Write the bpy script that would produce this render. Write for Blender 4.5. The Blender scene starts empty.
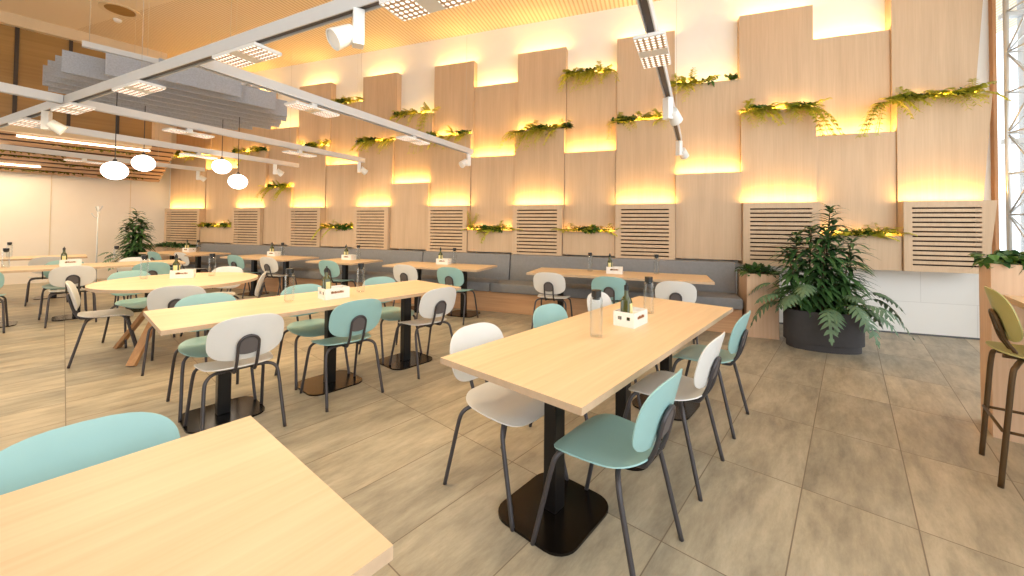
import bpy, bmesh, math, random
from mathutils import Vector, Matrix
PI = math.pi
R = random.Random(7)
SC = bpy.context.scene
COL = SC.collection

# ------------------------------------------------------------------ frames of reference
# camera stands at the origin looking along +Y; the panelled wall, the table grid and the
# light-track grid are each turned by their own angle
WAZ, TAZ, GAZ, WD = 1.9194, 0.7151, math.radians(26), 6.67
U = Vector((math.sin(WAZ), math.cos(WAZ), 0)); N = Vector((U.y, -U.x, 0)); P0 = -N * WD
A = Vector((math.sin(TAZ), math.cos(TAZ), 0)); B = Vector((A.y, -A.x, 0))
G = Vector((math.sin(GAZ), math.cos(GAZ), 0)); K = Vector((-G.y, G.x, 0))
Z = Vector((0, 0, 1))
def wp(s, p, z=0): return P0 + U * s + N * p + Z * z       # along the panelled wall, out from it, up
def ab(a, b, z=0): return A * a + B * b + Z * z             # table grid
def gk(g, k, z=0): return G * g + K * k + Z * z             # track grid
ROT_W = math.atan2(U.y, U.x)                                # local x along the wall to the right, local y into the wall
ROT_A = math.atan2(A.y, A.x)                                # local x along the tables
ROT_K = math.atan2(-K.y, -K.x)

# ------------------------------------------------------------------ materials
def nodes(name):
    m = bpy.data.materials.new(name); m.use_nodes = True
    nt = m.node_tree; b = nt.nodes['Principled BSDF']
    return m, nt, b
def lin(c):
    return tuple((x / 12.92 if x <= .04045 else ((x + .055) / 1.055) ** 2.4) for x in [v / 255 for v in c]) + (1,)
def mat(name, rgb, rough=.5, metal=0, var=0, scale=8, spec=.5):
    m, nt, b = nodes(name); c = lin(rgb)
    b.inputs['Base Color'].default_value = c; b.inputs['Roughness'].default_value = rough
    b.inputs['Metallic'].default_value = metal; b.inputs['Specular IOR Level'].default_value = spec
    n = nt.nodes.new('ShaderNodeTexNoise'); n.inputs['Scale'].default_value = scale; n.inputs['Detail'].default_value = 3
    t = nt.nodes.new('ShaderNodeTexCoord'); nt.links.new(t.outputs['Object'], n.inputs['Vector'])
    r = nt.nodes.new('ShaderNodeValToRGB')
    r.color_ramp.elements[0].position = .3; r.color_ramp.elements[1].position = .7
    r.color_ramp.elements[0].color = tuple(x * (1 - var) for x in c[:3]) + (1,)
    r.color_ramp.elements[1].color = tuple(min(1, x * (1 + var)) for x in c[:3]) + (1,)
    nt.links.new(n.outputs['Fac'], r.inputs['Fac']); nt.links.new(r.outputs['Color'], b.inputs['Base Color'])
    return m
def wood(name, dark, light, axis='z', fine=60, rough=.5, spec=.4, contrast=(.34, .66)):
    m, nt, b = nodes(name)
    t = nt.nodes.new('ShaderNodeTexCoord'); mp = nt.nodes.new('ShaderNodeMapping'); oi = nt.nodes.new('ShaderNodeObjectInfo')
    sc = [fine, fine, fine]; sc['xyz'.index(axis)] = fine * .03
    mp.inputs['Scale'].default_value = sc
    mul = nt.nodes.new('ShaderNodeVectorMath'); mul.operation = 'MULTIPLY_ADD'
    comb = nt.nodes.new('ShaderNodeCombineXYZ')
    for i in range(3): nt.links.new(oi.outputs['Random'], comb.inputs[i])
    mul.inputs[1].default_value = (37, 53, 71)
    nt.links.new(comb.outputs[0], mul.inputs[0]); nt.links.new(t.outputs['Object'], mul.inputs[2])
    nt.links.new(mul.outputs[0], mp.inputs['Vector'])
    n1 = nt.nodes.new('ShaderNodeTexNoise'); n1.inputs['Scale'].default_value = 1; n1.inputs['Detail'].default_value = 6; n1.inputs['Roughness'].default_value = .6
    mp2 = nt.nodes.new('ShaderNodeMapping'); s2 = [fine * .16] * 3; s2['xyz'.index(axis)] = fine * .012; mp2.inputs['Scale'].default_value = s2
    nt.links.new(mul.outputs[0], mp2.inputs['Vector'])
    n2 = nt.nodes.new('ShaderNodeTexNoise'); n2.inputs['Scale'].default_value = 1; n2.inputs['Detail'].default_value = 3
    nt.links.new(mp.outputs[0], n1.inputs['Vector']); nt.links.new(mp2.outputs[0], n2.inputs['Vector'])
    mx = nt.nodes.new('ShaderNodeMath'); mx.operation = 'ADD'; h = nt.nodes.new('ShaderNodeMath'); h.operation = 'MULTIPLY'; h.inputs[1].default_value = .5
    nt.links.new(n1.outputs['Fac'], mx.inputs[0]); nt.links.new(n2.outputs['Fac'], mx.inputs[1]); nt.links.new(mx.outputs[0], h.inputs[0])
    r = nt.nodes.new('ShaderNodeValToRGB'); e = r.color_ramp.elements
    e[0].position, e[1].position = contrast; e[0].color = lin(dark); e[1].color = lin(light)
    nt.links.new(h.outputs[0], r.inputs['Fac']); nt.links.new(r.outputs['Color'], b.inputs['Base Color'])
    b.inputs['Roughness'].default_value = rough; b.inputs['Specular IOR Level'].default_value = spec
    return m
def emit(name, rgb, strength):
    m, nt, b = nodes(name)
    b.inputs['Base Color'].default_value = lin(rgb); b.inputs['Emission Color'].default_value = lin(rgb); b.inputs['Emission Strength'].default_value = strength
    return m
def glass(name, tint, clear=.8):
    m = bpy.data.materials.new(name); m.use_nodes = True; nt = m.node_tree; nt.nodes.clear()
    o = nt.nodes.new('ShaderNodeOutputMaterial'); tr = nt.nodes.new('ShaderNodeBsdfTransparent'); gl = nt.nodes.new('ShaderNodeBsdfGlossy')
    tr.inputs['Color'].default_value = tint; gl.inputs['Roughness'].default_value = .05
    lw = nt.nodes.new('ShaderNodeLayerWeight'); lw.inputs['Blend'].default_value = 1 - clear
    mx = nt.nodes.new('ShaderNodeMixShader'); nt.links.new(lw.outputs['Facing'], mx.inputs[0])
    nt.links.new(tr.outputs[0], mx.inputs[1]); nt.links.new(gl.outputs[0], mx.inputs[2]); nt.links.new(mx.outputs[0], o.inputs[0])
    return m

M = {}
M['panel'] = wood('panel_oak', (196, 167, 136), (212, 184, 153), 'z', 60, .55)
M['table'] = wood('table_oak', (214, 182, 142), (228, 200, 163), 'x', 46, .42)
M['table_edge'] = mat('table_edge', (196, 168, 138), .5, 0, .06, 30)
M['box_wood'] = wood('planter_oak', (206, 170, 138), (224, 192, 162), 'z', 50, .55)
M['soffit_wood'] = wood('soffit_wood', (182, 142, 110), (210, 172, 138), 'x', 40, .5)
M['leg_wood'] = wood('leg_wood', (176, 128, 84), (204, 158, 112), 'z', 50, .5)
M['veneer'] = wood('brown_veneer', (150, 114, 60), (176, 138, 80), 'x', 18, .35)
M['slot'] = mat('slot_dark', (70, 42, 30), .8, 0, .1)
M['white_wall'] = mat('white_plaster', (238, 236, 232), .7, 0, .015, 3)
M['left_wall'] = mat('cream_wall', (240, 230, 218), .6, 0, .02, 2)
M['cream'] = mat('cream_paint', (224, 204, 172), .5, 0, .02, 4)
M['white_metal'] = mat('white_metal', (212, 213, 214), .4, 0, .01, 5)
M['lamp_white'] = mat('lamp_housing_white', (236, 236, 234), .35, 0, .01, 5)
M['grey_felt'] = mat('grey_felt', (168, 174, 186), .95, 0, .12, 60)
M['dark_cord'] = mat('dark_cord', (40, 36, 34), .5)
M['wire'] = mat('steel_wire', (190, 185, 175), .4, .3)
M['teal'] = mat('teal_shell', (150, 190, 188), .42, 0, .03, 6)
M['white_shell'] = mat('white_shell', (222, 220, 216), .42, 0, .02, 6)
M['olive'] = mat('olive_shell', (176, 172, 112), .42, 0, .03, 6)
M['frame'] = mat('dark_grey_frame', (74, 70, 72), .4, .4, .04, 12)
M['frame_plate'] = mat('grey_bracket', (98, 92, 92), .5, .1, .04, 12)
M['bronze'] = mat('bronze_frame', (92, 70, 44), .4, .5, .05, 12)
M['black_metal'] = mat('black_metal', (26, 23, 22), .28, .3, .05, 10)
M['base_metal'] = mat('black_base_metal', (30, 24, 20), .22, .6, .05, 10)
M['bench_fabric'] = mat('grey_upholstery', (132, 131, 132), .75, 0, .05, 30)
M['bench_base'] = wood('bench_oak', (188, 140, 100), (214, 168, 126), 'x', 40, .55)
M['caddy'] = mat('caddy_white', (238, 234, 228), .45, 0, .02, 10)
M['print'] = mat('caddy_print', (150, 96, 60), .6)
M['print_dark'] = mat('caddy_print_dark', (70, 60, 54), .6)
M['bottle'] = mat('oil_bottle_green', (62, 66, 16), .12, 0, .1, 20, .8)
M['bottle_cap'] = mat('black_cap', (24, 24, 22), .35)
M['bottle_label'] = mat('bottle_label', (226, 214, 150), .6, 0, .05, 30)
M['glass'] = glass('clear_glass', (.97, .98, .98, 1), .88)
M['pane'] = glass('window_glass', (.96, .98, 1, 1), .93)
M['pot'] = mat('charcoal_pot', (62, 60, 62), .7, 0, .06, 20)
M['soil'] = mat('soil', (44, 32, 22), .95, 0, .3, 60)
M['leaf_dark'] = mat('leaf_dark', (62, 98, 52), .45, 0, .35, 7)
M['leaf_mid'] = mat('leaf_mid', (74, 112, 44), .45, 0, .3, 7)
M['leaf_silver'] = mat('leaf_grey_green', (92, 122, 92), .5, 0, .25, 7)
M['fern'] = mat('fern_green', (190, 186, 62), .5, 0, .3, 7)
M['ivy'] = mat('ivy_green', (62, 96, 28), .5, 0, .35, 9)
M['flower'] = mat('small_ochre_blooms', (196, 150, 70), .6, 0, .2, 9)
M['moss'] = mat('moss', (112, 104, 30), .9, 0, .4, 30)
M['stem'] = mat('stem_brown', (86, 66, 40), .7, 0, .2, 20)
M['globe'] = emit('opal_globe', (255, 246, 232), 4.5)
M['led_tube'] = emit('led_tube', (255, 226, 188), 6)
M['lit_face'] = emit('lit_lens', (255, 248, 236), 8)
M['post_wood'] = wood('post_oak', (176, 122, 76), (204, 152, 104), 'z', 40, .5)
M['truss'] = mat('truss_aluminium', (214, 216, 218), .3, .6, .03, 10)
M['mullion'] = mat('dark_mullion', (58, 44, 28), .5)
M['floor_gap_shade'] = mat('wall_foot_shadow', (96, 98, 100), .7)  # shade colour for the dark gap where the white wall meets the floor

def led_grid_material():
    m, nt, b = nodes('led_lens_grid')
    t = nt.nodes.new('ShaderNodeTexCoord'); sx = nt.nodes.new('ShaderNodeSeparateXYZ'); nt.links.new(t.outputs['Object'], sx.inputs[0])
    def cell(o):
        a = nt.nodes.new('ShaderNodeMath'); a.operation = 'MULTIPLY'; a.inputs[1].default_value = 1 / .034; nt.links.new(o, a.inputs[0])
        f = nt.nodes.new('ShaderNodeMath'); f.operation = 'FRACT'; nt.links.new(a.outputs[0], f.inputs[0])
        s = nt.nodes.new('ShaderNodeMath'); s.operation = 'SUBTRACT'; s.inputs[1].default_value = .5; nt.links.new(f.outputs[0], s.inputs[0])
        q = nt.nodes.new('ShaderNodeMath'); q.operation = 'MULTIPLY'; nt.links.new(s.outputs[0], q.inputs[0]); nt.links.new(s.outputs[0], q.inputs[1])
        return q.outputs[0]
    ad = nt.nodes.new('ShaderNodeMath'); ad.operation = 'ADD'; nt.links.new(cell(sx.outputs[0]), ad.inputs[0]); nt.links.new(cell(sx.outputs[1]), ad.inputs[1])
    lt = nt.nodes.new('ShaderNodeMath'); lt.operation = 'LESS_THAN'; lt.inputs[1].default_value = .12; nt.links.new(ad.outputs[0], lt.inputs[0])
    st = nt.nodes.new('ShaderNodeMath'); st.operation = 'MULTIPLY'; st.inputs[1].default_value = 1.0; nt.links.new(lt.outputs[0], st.inputs[0])
    b.inputs['Base Color'].default_value = lin((206, 178, 150)); b.inputs['Emission Color'].default_value = lin((255, 246, 232))
    nt.links.new(st.outputs[0], b.inputs['Emission Strength'])
    return m
M['led_grid'] = led_grid_material()

def floor_material():
    m, nt, b = nodes('stone_tile_floor')
    t = nt.nodes.new('ShaderNodeTexCoord'); mp = nt.nodes.new('ShaderNodeMapping'); mp.vector_type = 'TEXTURE'
    o = ab(2.59, -.2); mp.inputs['Location'].default_value = o; mp.inputs['Rotation'].default_value = (0, 0, ROT_A)
    nt.links.new(t.outputs['Object'], mp.inputs['Vector'])
    br = nt.nodes.new('ShaderNodeTexBrick'); br.offset = .0; br.squash = 1
    br.inputs['Scale'].default_value = 1; br.inputs['Brick Width'].default_value = .85; br.inputs['Row Height'].default_value = .43
    br.inputs['Mortar Size'].default_value = .003; br.inputs['Mortar Smooth'].default_value = .2
    br.inputs['Color1'].default_value = (0, 0, 0, 1); br.inputs['Color2'].default_value = (1, 1, 1, 1); br.inputs['Mortar'].default_value = (.5, .5, .5, 1)
    nt.links.new(mp.outputs[0], br.inputs['Vector'])
    # veins drawn out along the tiles
    m2 = nt.nodes.new('ShaderNodeMapping'); m2.inputs['Scale'].default_value = (1.1, 4.2, 1); nt.links.new(mp.outputs[0], m2.inputs['Vector'])
    add = nt.nodes.new('ShaderNodeVectorMath'); add.operation = 'MULTIPLY_ADD'; add.inputs[1].default_value = (9, 9, 9)
    nt.links.new(br.outputs['Color'], add.inputs[0]); nt.links.new(m2.outputs[0], add.inputs[2])
    n = nt.nodes.new('ShaderNodeTexNoise'); n.inputs['Scale'].default_value = 1.7; n.inputs['Detail'].default_value = 10; n.inputs['Roughness'].default_value = .72; n.inputs['Distortion'].default_value = .15
    nt.links.new(add.outputs[0], n.inputs['Vector'])
    r = nt.nodes.new('ShaderNodeValToRGB'); e = r.color_ramp.elements
    e[0].position = .32; e[1].position = .7; e[0].color = lin((142, 133, 116)); e[1].color = lin((202, 190, 166))
    x = e.new(.5); x.color = lin((174, 163, 141))
    nt.links.new(n.outputs['Fac'], r.inputs['Fac'])
    tint = nt.nodes.new('ShaderNodeMix'); tint.data_type = 'RGBA'; tint.blend_type = 'MULTIPLY'; tint.inputs[0].default_value = 1
    r2 = nt.nodes.new('ShaderNodeValToRGB'); e2 = r2.color_ramp.elements; e2[0].color = (.84, .85, .87, 1); e2[1].color = (1.02, 1.0, .98, 1)
    nt.links.new(br.outputs['Color'], r2.inputs['Fac']); nt.links.new(r.outputs['Color'], tint.inputs[6]); nt.links.new(r2.outputs['Color'], tint.inputs[7])
    gm = nt.nodes.new('ShaderNodeMix'); gm.data_type = 'RGBA'; gm.inputs[7].default_value = lin((122, 108, 90))
    nt.links.new(br.outputs['Fac'], gm.inputs[0]); nt.links.new(tint.outputs[2], gm.inputs[6])
    nt.links.new(gm.outputs[2], b.inputs['Base Color'])
    b.inputs['Roughness'].default_value = .42; b.inputs['Specular IOR Level'].default_value = .4
    return m
def ceiling_material():
    m, nt, b = nodes('ribbed_ceiling')
    t = nt.nodes.new('ShaderNodeTexCoord'); mp = nt.nodes.new('ShaderNodeMapping'); mp.vector_type = 'TEXTURE'
    mp.inputs['Location'].default_value = P0; mp.inputs['Rotation'].default_value = (0, 0, ROT_W)
    nt.links.new(t.outputs['Object'], mp.inputs['Vector'])
    sx = nt.nodes.new('ShaderNodeSeparateXYZ'); nt.links.new(mp.outputs[0], sx.inputs[0])
    a = nt.nodes.new('ShaderNodeMath'); a.operation = 'MULTIPLY'; a.inputs[1].default_value = 1 / .07; nt.links.new(sx.outputs[0], a.inputs[0])
    f = nt.nodes.new('ShaderNodeMath'); f.operation = 'FRACT'; nt.links.new(a.outputs[0], f.inputs[0])
    lt = nt.nodes.new('ShaderNodeMath'); lt.operation = 'LESS_THAN'; lt.inputs[1].default_value = .38; nt.links.new(f.outputs[0], lt.inputs[0])
    near = nt.nodes.new('ShaderNodeMath'); near.operation = 'GREATER_THAN'; near.inputs[1].default_value = -2.6; nt.links.new(sx.outputs[1], near.inputs[0])
    mul = nt.nodes.new('ShaderNodeMath'); mul.operation = 'MULTIPLY'; nt.links.new(lt.outputs[0], mul.inputs[0]); nt.links.new(near.outputs[0], mul.inputs[1])
    mx = nt.nodes.new('ShaderNodeMix'); mx.data_type = 'RGBA'; mx.inputs[6].default_value = lin((234, 216, 188)); mx.inputs[7].default_value = lin((206, 180, 142))
    nt.links.new(mul.outputs[0], mx.inputs[0]); nt.links.new(mx.outputs[2], b.inputs['Base Color']); b.inputs['Roughness'].default_value = .7
    return m
def lining_material():
    m, nt, b = nodes('white_wall_slabs')
    t = nt.nodes.new('ShaderNodeTexCoord'); sp = nt.nodes.new('ShaderNodeSeparateXYZ'); cb = nt.nodes.new('ShaderNodeCombineXYZ')
    nt.links.new(t.outputs['Object'], sp.inputs[0]); nt.links.new(sp.outputs[0], cb.inputs[0]); nt.links.new(sp.outputs[2], cb.inputs[1])
    br = nt.nodes.new('ShaderNodeTexBrick'); br.inputs['Scale'].default_value = 1; br.inputs['Brick Width'].default_value = 1.1; br.inputs['Row Height'].default_value = .43
    br.inputs['Mortar Size'].default_value = .003; br.inputs['Color1'].default_value = lin((238, 237, 234)); br.inputs['Color2'].default_value = lin((234, 233, 230)); br.inputs['Mortar'].default_value = lin((216, 215, 212))
    nt.links.new(cb.outputs[0], br.inputs['Vector']); nt.links.new(br.outputs['Color'], b.inputs['Base Color']); b.inputs['Roughness'].default_value = .6
    return m
M['floor'] = floor_material(); M['ceiling'] = ceiling_material(); M['lining'] = lining_material()

# ------------------------------------------------------------------ mesh helpers
class MB:
    def __init__(self): self.v = []; self.f = []; self.mi = []
    def add(self, vs, fs, mi=0):
        o = len(self.v); self.v += [tuple(x) for x in vs]
        for f in fs: self.f.append(tuple(i + o for i in f)); self.mi.append(mi)
        return self
    def box(self, x0, x1, y0, y1, z0, z1, mi=0, bev=0):
        if bev:
            bm = bmesh.new(); bmesh.ops.create_cube(bm, size=1)
            for v in bm.verts: v.co = Vector(((x0 + x1) / 2 + v.co.x * (x1 - x0), (y0 + y1) / 2 + v.co.y * (y1 - y0), (z0 + z1) / 2 + v.co.z * (z1 - z0)))
            bmesh.ops.bevel(bm, geom=bm.edges[:], offset=bev, segments=2, affect='EDGES', profile=.5)
            bm.verts.index_update(); self.add([v.co for v in bm.verts], [[v.index for v in f.verts] for f in bm.faces], mi); bm.free(); return self
        vs = [(x, y, z) for x in (x0, x1) for y in (y0, y1) for z in (z0, z1)]
        return self.add(vs, [(0, 1, 3, 2), (4, 6, 7, 5), (0, 4, 5, 1), (2, 3, 7, 6), (0, 2, 6, 4), (1, 5, 7, 3)], mi)
    def bar(self, p, q, w, h=None, mi=0):                     # square bar between two points
        p, q = Vector(p), Vector(q); d = (q - p).normalized(); up = Z if abs(d.z) < .95 else Vector((1, 0, 0))
        s = d.cross(up).normalized() * (w / 2); t = s.cross(d).normalized() * ((h or w) / 2)
        vs = [c + s * i + t * j for c in (p, q) for i, j in ((-1, -1), (1, -1), (1, 1), (-1, 1))]
        return self.add(vs, [(3, 2, 1, 0), (4, 5, 6, 7), (0, 1, 5, 4), (1, 2, 6, 5), (2, 3, 7, 6), (3, 0, 4, 7)], mi)
    def tube(self, pts, r, n=10, mi=0, smooth_path=True, r1=None):
        pts = [Vector(p) for p in pts]
        if smooth_path and len(pts) > 2:
            q = [pts[0] * 2 - pts[1]] + pts + [pts[-1] * 2 - pts[-2]]; out = []
            for i in range(1, len(q) - 2):
                for k in range(5):
                    t = k / 5; a, b, c, d = q[i - 1], q[i], q[i + 1], q[i + 2]
                    out.append(.5 * ((2 * b) + (c - a) * t + (2 * a - 5 * b + 4 * c - d) * t * t + (3 * b - a - 3 * c + d) * t ** 3))
            pts = out + [pts[-1]]
        T = [(pts[min(i + 1, len(pts) - 1)] - pts[max(i - 1, 0)]).normalized() for i in range(len(pts))]
        u = T[0].orthogonal().normalized(); vs = []
        for i, p in enumerate(pts):
            u = (u - T[i] * u.dot(T[i])).normalized(); w = T[i].cross(u)
            rr = r if r1 is None else r + (r1 - r) * i / (len(pts) - 1)
            vs += [p + (u * math.cos(2 * PI * k / n) + w * math.sin(2 * PI * k / n)) * rr for k in range(n)]
        fs = [(i * n + k, i * n + (k + 1) % n, (i + 1) * n + (k + 1) % n, (i + 1) * n + k) for i in range(len(pts) - 1) for k in range(n)]
        fs += [tuple(range(n))[::-1], tuple((len(pts) - 1) * n + k for k in range(n))]
        return self.add(vs, fs, mi)
    def lathe(self, prof, n=20, c=(0, 0, 0), mi=0, sx=1, sy=1):
        vs = []; m = len(prof)
        for k in range(n):
            a = 2 * PI * k / n
            vs += [(c[0] + r * math.cos(a) * sx, c[1] + r * math.sin(a) * sy, c[2] + z) for r, z in prof]
        fs = [(k * m + i, ((k + 1) % n) * m + i, ((k + 1) % n) * m + i + 1, k * m + i + 1) for k in range(n) for i in range(m - 1)]
        return self.add(vs, fs, mi)
    def prism(self, outline, z0, z1, mi=0, mi_side=None, M4=None):
        n = len(outline); vs = [(x, y, z0) for x, y in outline] + [(x, y, z1) for x, y in outline]
        if M4 is not None: vs = [M4 @ Vector(v) for v in vs]
        self.add(vs, [tuple(range(n))[::-1], tuple(range(n, 2 * n))], mi)
        o = len(self.v) - 2 * n; ms = mi if mi_side is None else mi_side
        for i in range(n):
            j = (i + 1) % n; self.f.append((o + i, o + j, o + n + j, o + n + i)); self.mi.append(ms)
        return self
    def build(self, name, mats, parent=None, smooth=False, loc=None, rotz=0, angle=None):
        me = bpy.data.meshes.new(name); me.from_pydata(self.v, [], self.f)
        for m in (mats if isinstance(mats, (list, tuple)) else [mats]): me.materials.append(M[m] if isinstance(m, str) else m)
        me.polygons.foreach_set('material_index', self.mi)
        bm = bmesh.new(); bm.from_mesh(me); bmesh.ops.recalc_face_normals(bm, faces=bm.faces)
        bm.to_mesh(me); bm.free()
        if smooth:
            me.polygons.foreach_set('use_smooth', [True] * len(me.polygons))
            if angle: me.set_sharp_from_angle(angle=math.radians(angle))
        o = bpy.data.objects.new(name, me); COL.objects.link(o)
        if parent: o.parent = parent
        if loc is not None: o.location = loc
        o.rotation_euler = (0, 0, rotz)
        return o
def tag(o, label=None, cat=None, group=None, kind=None):
    if label: o['label'] = label
    if cat: o['category'] = cat
    if group: o['group'] = group
    if kind: o['kind'] = kind
    return o
def thing(name, label, cat, loc=(0, 0, 0), rotz=0, group=None):
    o = bpy.data.objects.new(name, None); o.empty_display_size = .1; COL.objects.link(o)
    o.location = loc; o.rotation_euler = (0, 0, rotz)
    return tag(o, label, cat, group)
def dup(root, loc, rotz, label, group=None):
    r = root.copy(); COL.objects.link(r); r.location = loc; r.rotation_euler = (0, 0, rotz); r['label'] = label
    if group: r['group'] = group
    for ch in list(root.children):
        c = ch.copy(); COL.objects.link(c); c.parent = r
        for g in list(ch.children):
            d = g.copy(); COL.objects.link(d); d.parent = c
    return r
def struct(o): o['kind'] = 'structure'; return o
def superellipse(rx, ry, n, k, e=1):
    out = []
    for i in range(k):
        a = 2 * PI * i / k; c, s = math.cos(a), math.sin(a)
        out.append((math.copysign(abs(c) ** (2 / n), c) * rx, math.copysign(abs(s) ** (2 / n), s) * ry))
    return out
def rounded_rect(rx, ry, r, k=6):
    out = []
    for cx, cy, a0 in ((rx - r, ry - r, 0), (-rx + r, ry - r, 90), (-rx + r, -ry + r, 180), (rx - r, -ry + r, 270)):
        for i in range(k + 1):
            a = math.radians(a0 + 90 * i / k); out.append((cx + r * math.cos(a), cy + r * math.sin(a)))
    return out
def shell(mb, rx, ry, n, place, th, rings=6, k=40):          # thin curved shell: place(x, y) -> (point, normal)
    base = superellipse(1, 1, n, k); top = []; bot = []
    p, nn = place(0, 0); top.append(p); bot.append(p - nn * th)
    for j in range(1, rings + 1):
        t = j / rings; t = t ** .8
        for x, y in base:
            p, nn = place(x * rx * t, y * ry * t); tt = th if j < rings else th * .5
            top.append(p if j < rings else p - nn * th * .25); bot.append(p - nn * (th if j < rings else th * .75))
    m = len(top); vs = top + bot; fs = []
    idx = lambda j, i: 1 + (j - 1) * k + i % k
    for i in range(k): fs.append((0, idx(1, i), idx(1, i + 1))); fs.append((m, m + idx(1, i + 1), m + idx(1, i)))
    for j in range(1, rings):
        for i in range(k):
            a, b, c, d = idx(j, i), idx(j, i + 1), idx(j + 1, i + 1), idx(j + 1, i)
            fs.append((a, d, c, b)); fs.append((m + a, m + b, m + c, m + d))
    for i in range(k): fs.append((idx(rings, i), m + idx(rings, i), m + idx(rings, i + 1), idx(rings, i + 1)))
    mb.add(vs, fs)
def area(name, loc, size, size_y, power, color, direction, spread=None):
    l = bpy.data.lights.new(name, 'AREA'); l.shape = 'RECTANGLE'; l.size = size; l.size_y = size_y; l.energy = power; l.color = color
    if spread: l.spread = math.radians(spread)
    o = bpy.data.objects.new(name, l); COL.objects.link(o); o.location = loc
    return o
ORD = ['', 'first', 'second', 'third', 'fourth', 'fifth', 'sixth', 'seventh', 'eighth', 'ninth']

# ------------------------------------------------------------------ camera
cd = bpy.data.cameras.new('camera'); cd.sensor_width = 36; cd.lens = 36 * 389.36 / 1024
cd.shift_y = (219 - 288) / 1024; cd.clip_start = .02
cam = bpy.data.objects.new('camera', cd); COL.objects.link(cam); cam.location = (0, 0, 1.3644)
cam.rotation_euler = (Matrix.Rotation(.0204, 4, 'X') @ Matrix.Rotation(-.0101, 4, 'Y') @ Matrix.Rotation(PI / 2, 4, 'X')).to_euler()
SC.camera = cam

# ------------------------------------------------------------------ room shell
HC = 5.06
mb = MB(); mb.box(-14, 9, -3, 12, -.1, 0); struct(mb.build('floor', 'floor'))
mb = MB(); mb.add([(-14, -1.5, HC), (9, -1.5, HC), (9, 12, HC), (-14, 12, HC), (-14, -1.5, HC + .2), (9, -1.5, HC + .2), (9, 12, HC + .2), (-14, 12, HC + .2)],
                  [(0, 1, 2, 3), (7, 6, 5, 4), (0, 4, 5, 1), (1, 5, 6, 2), (2, 6, 7, 3), (3, 7, 4, 0)]); struct(mb.build('ceiling', 'ceiling'))
# back wall (local x along the wall, y into the wall)
mb = MB(); mb.box(-12.6, 4.05, 0, .3, 0, HC); struct(mb.build('wall_back', 'white_wall', None, False, P0, ROT_W))
struct(MB().box(1.1, 3.98, -.012, -.001, .022, .9).build('trim_6', 'lining', None, False, P0, ROT_W))
mb = MB(); mb.box(1.1, 3.98, -.014, 0, 0, .022); struct(mb.build('shadow_strip_back', 'floor_gap_shade', None, False, P0, ROT_W))  # grey strip that paints the thin shadow line along the wall foot
struct(MB().box(-14, -1.2, -2.8, -2.6, 0, HC).build('wall_rear_daylight_block', 'cream'))  # unseen wall added behind the camera to keep daylight off the left side
LB = -13.80                                                  # left wall, parallel to the tables
mb = MB(); mb.box(-5.5, 2.4, -.3, 0, 0, HC)
for a in (-3.2, -1.7, -.2, .75): pass
struct(mb.build('wall_left', 'left_wall', None, False, ab(0, LB) - B * 0, ROT_A).__class__ and bpy.data.objects['wall_left'])
wl = bpy.data.objects['wall_left']; wl.rotation_euler = (0, 0, ROT_A); wl.scale = (1, -1, 1)
mb = MB()
for a in (-3.3, -1.75, -.2, 1.1): mb.box(a - .006, a + .006, -.004, .0, 0, 2.44)
struct(mb.build('trim_1', 'cream', None, False, ab(0, LB + .004), ROT_A))

# mezzanine band above the left side: brown veneer front with dark mullions, slatted soffit below
MBN = -11.31; AE = 1.2
mb = MB(); mb.box(-5.5, AE, 0, .06, 3.16, HC - .2); struct(mb.build('wall_mezzanine', 'veneer', None, False, ab(0, MBN), ROT_A))
mb = MB(); mb.box(-5.5, AE + .2, -.12, .1, HC - .2, HC); struct(mb.build('trim_2', 'cream', None, False, ab(0, MBN), ROT_A))
mb = MB()
for a in (-.62, .02, .68, -1.3, -2): mb.box(a - .025, a + .025, -.03, .0, 3.16, HC - .2)
struct(mb.build('trim_3', 'mullion', None, False, ab(0, MBN), ROT_A))
mb = MB(); mb.box(-5.5, AE, -.06, .1, 2.98, 3.16); struct(mb.build('trim_4', 'cream', None, False, ab(0, MBN), ROT_A))
mb = MB(); mb.box(AE, AE + .06, .07, 2.4, 3.13, HC - .2); struct(mb.build('wall_mezzanine_end', 'cream', None, False, ab(0, MBN), ROT_A))
so = thing('slatted_soffit', 'slatted wood soffit with light lines and moss strips under the brown mezzanine band', 'soffit', ab(0, MBN, 3.0), ROT_A)
# local y runs away from the room centre towards the left wall
def sof(t): return (t * (MBN - LB), -.58 * t)                # (distance towards wall, drop)
mb = MB(); (y0, z0), (y1, z1) = sof(0), sof(1)
mb.add([(-5, y0, z0 + .08), (AE + .42, y0, z0 + .08), (AE + .42, y1, z1 + .08), (-5, y1, z1 + .08), (-5, y0, z0 + .12), (AE + .42, y0, z0 + .12), (AE + .42, y1, z1 + .12), (-5, y1, z1 + .12)],
       [(0, 1, 2, 3), (7, 6, 5, 4), (0, 4, 5, 1), (1, 5, 6, 2), (2, 6, 7, 3), (3, 7, 4, 0)])
mb.build('backing', 'slot', so)
NS = 9
for i in range(NS):
    t0 = i / NS; y, z = sof(t0); y2, z2 = sof(t0 + .62 / NS)
    mb = MB(); mb.add([(-5, y, z), (AE + .42, y, z), (AE + .42, y2, z2), (-5, y2, z2), (-5, y, z + .012), (AE + .42, y, z + .012), (AE + .42, y2, z2 + .012), (-5, y2, z2 + .012)],
                     [(0, 1, 2, 3), (7, 6, 5, 4), (0, 4, 5, 1), (1, 5, 6, 2), (2, 6, 7, 3), (3, 7, 4, 0)])
    mb.build('slat', 'soffit_wood', so)
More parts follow.
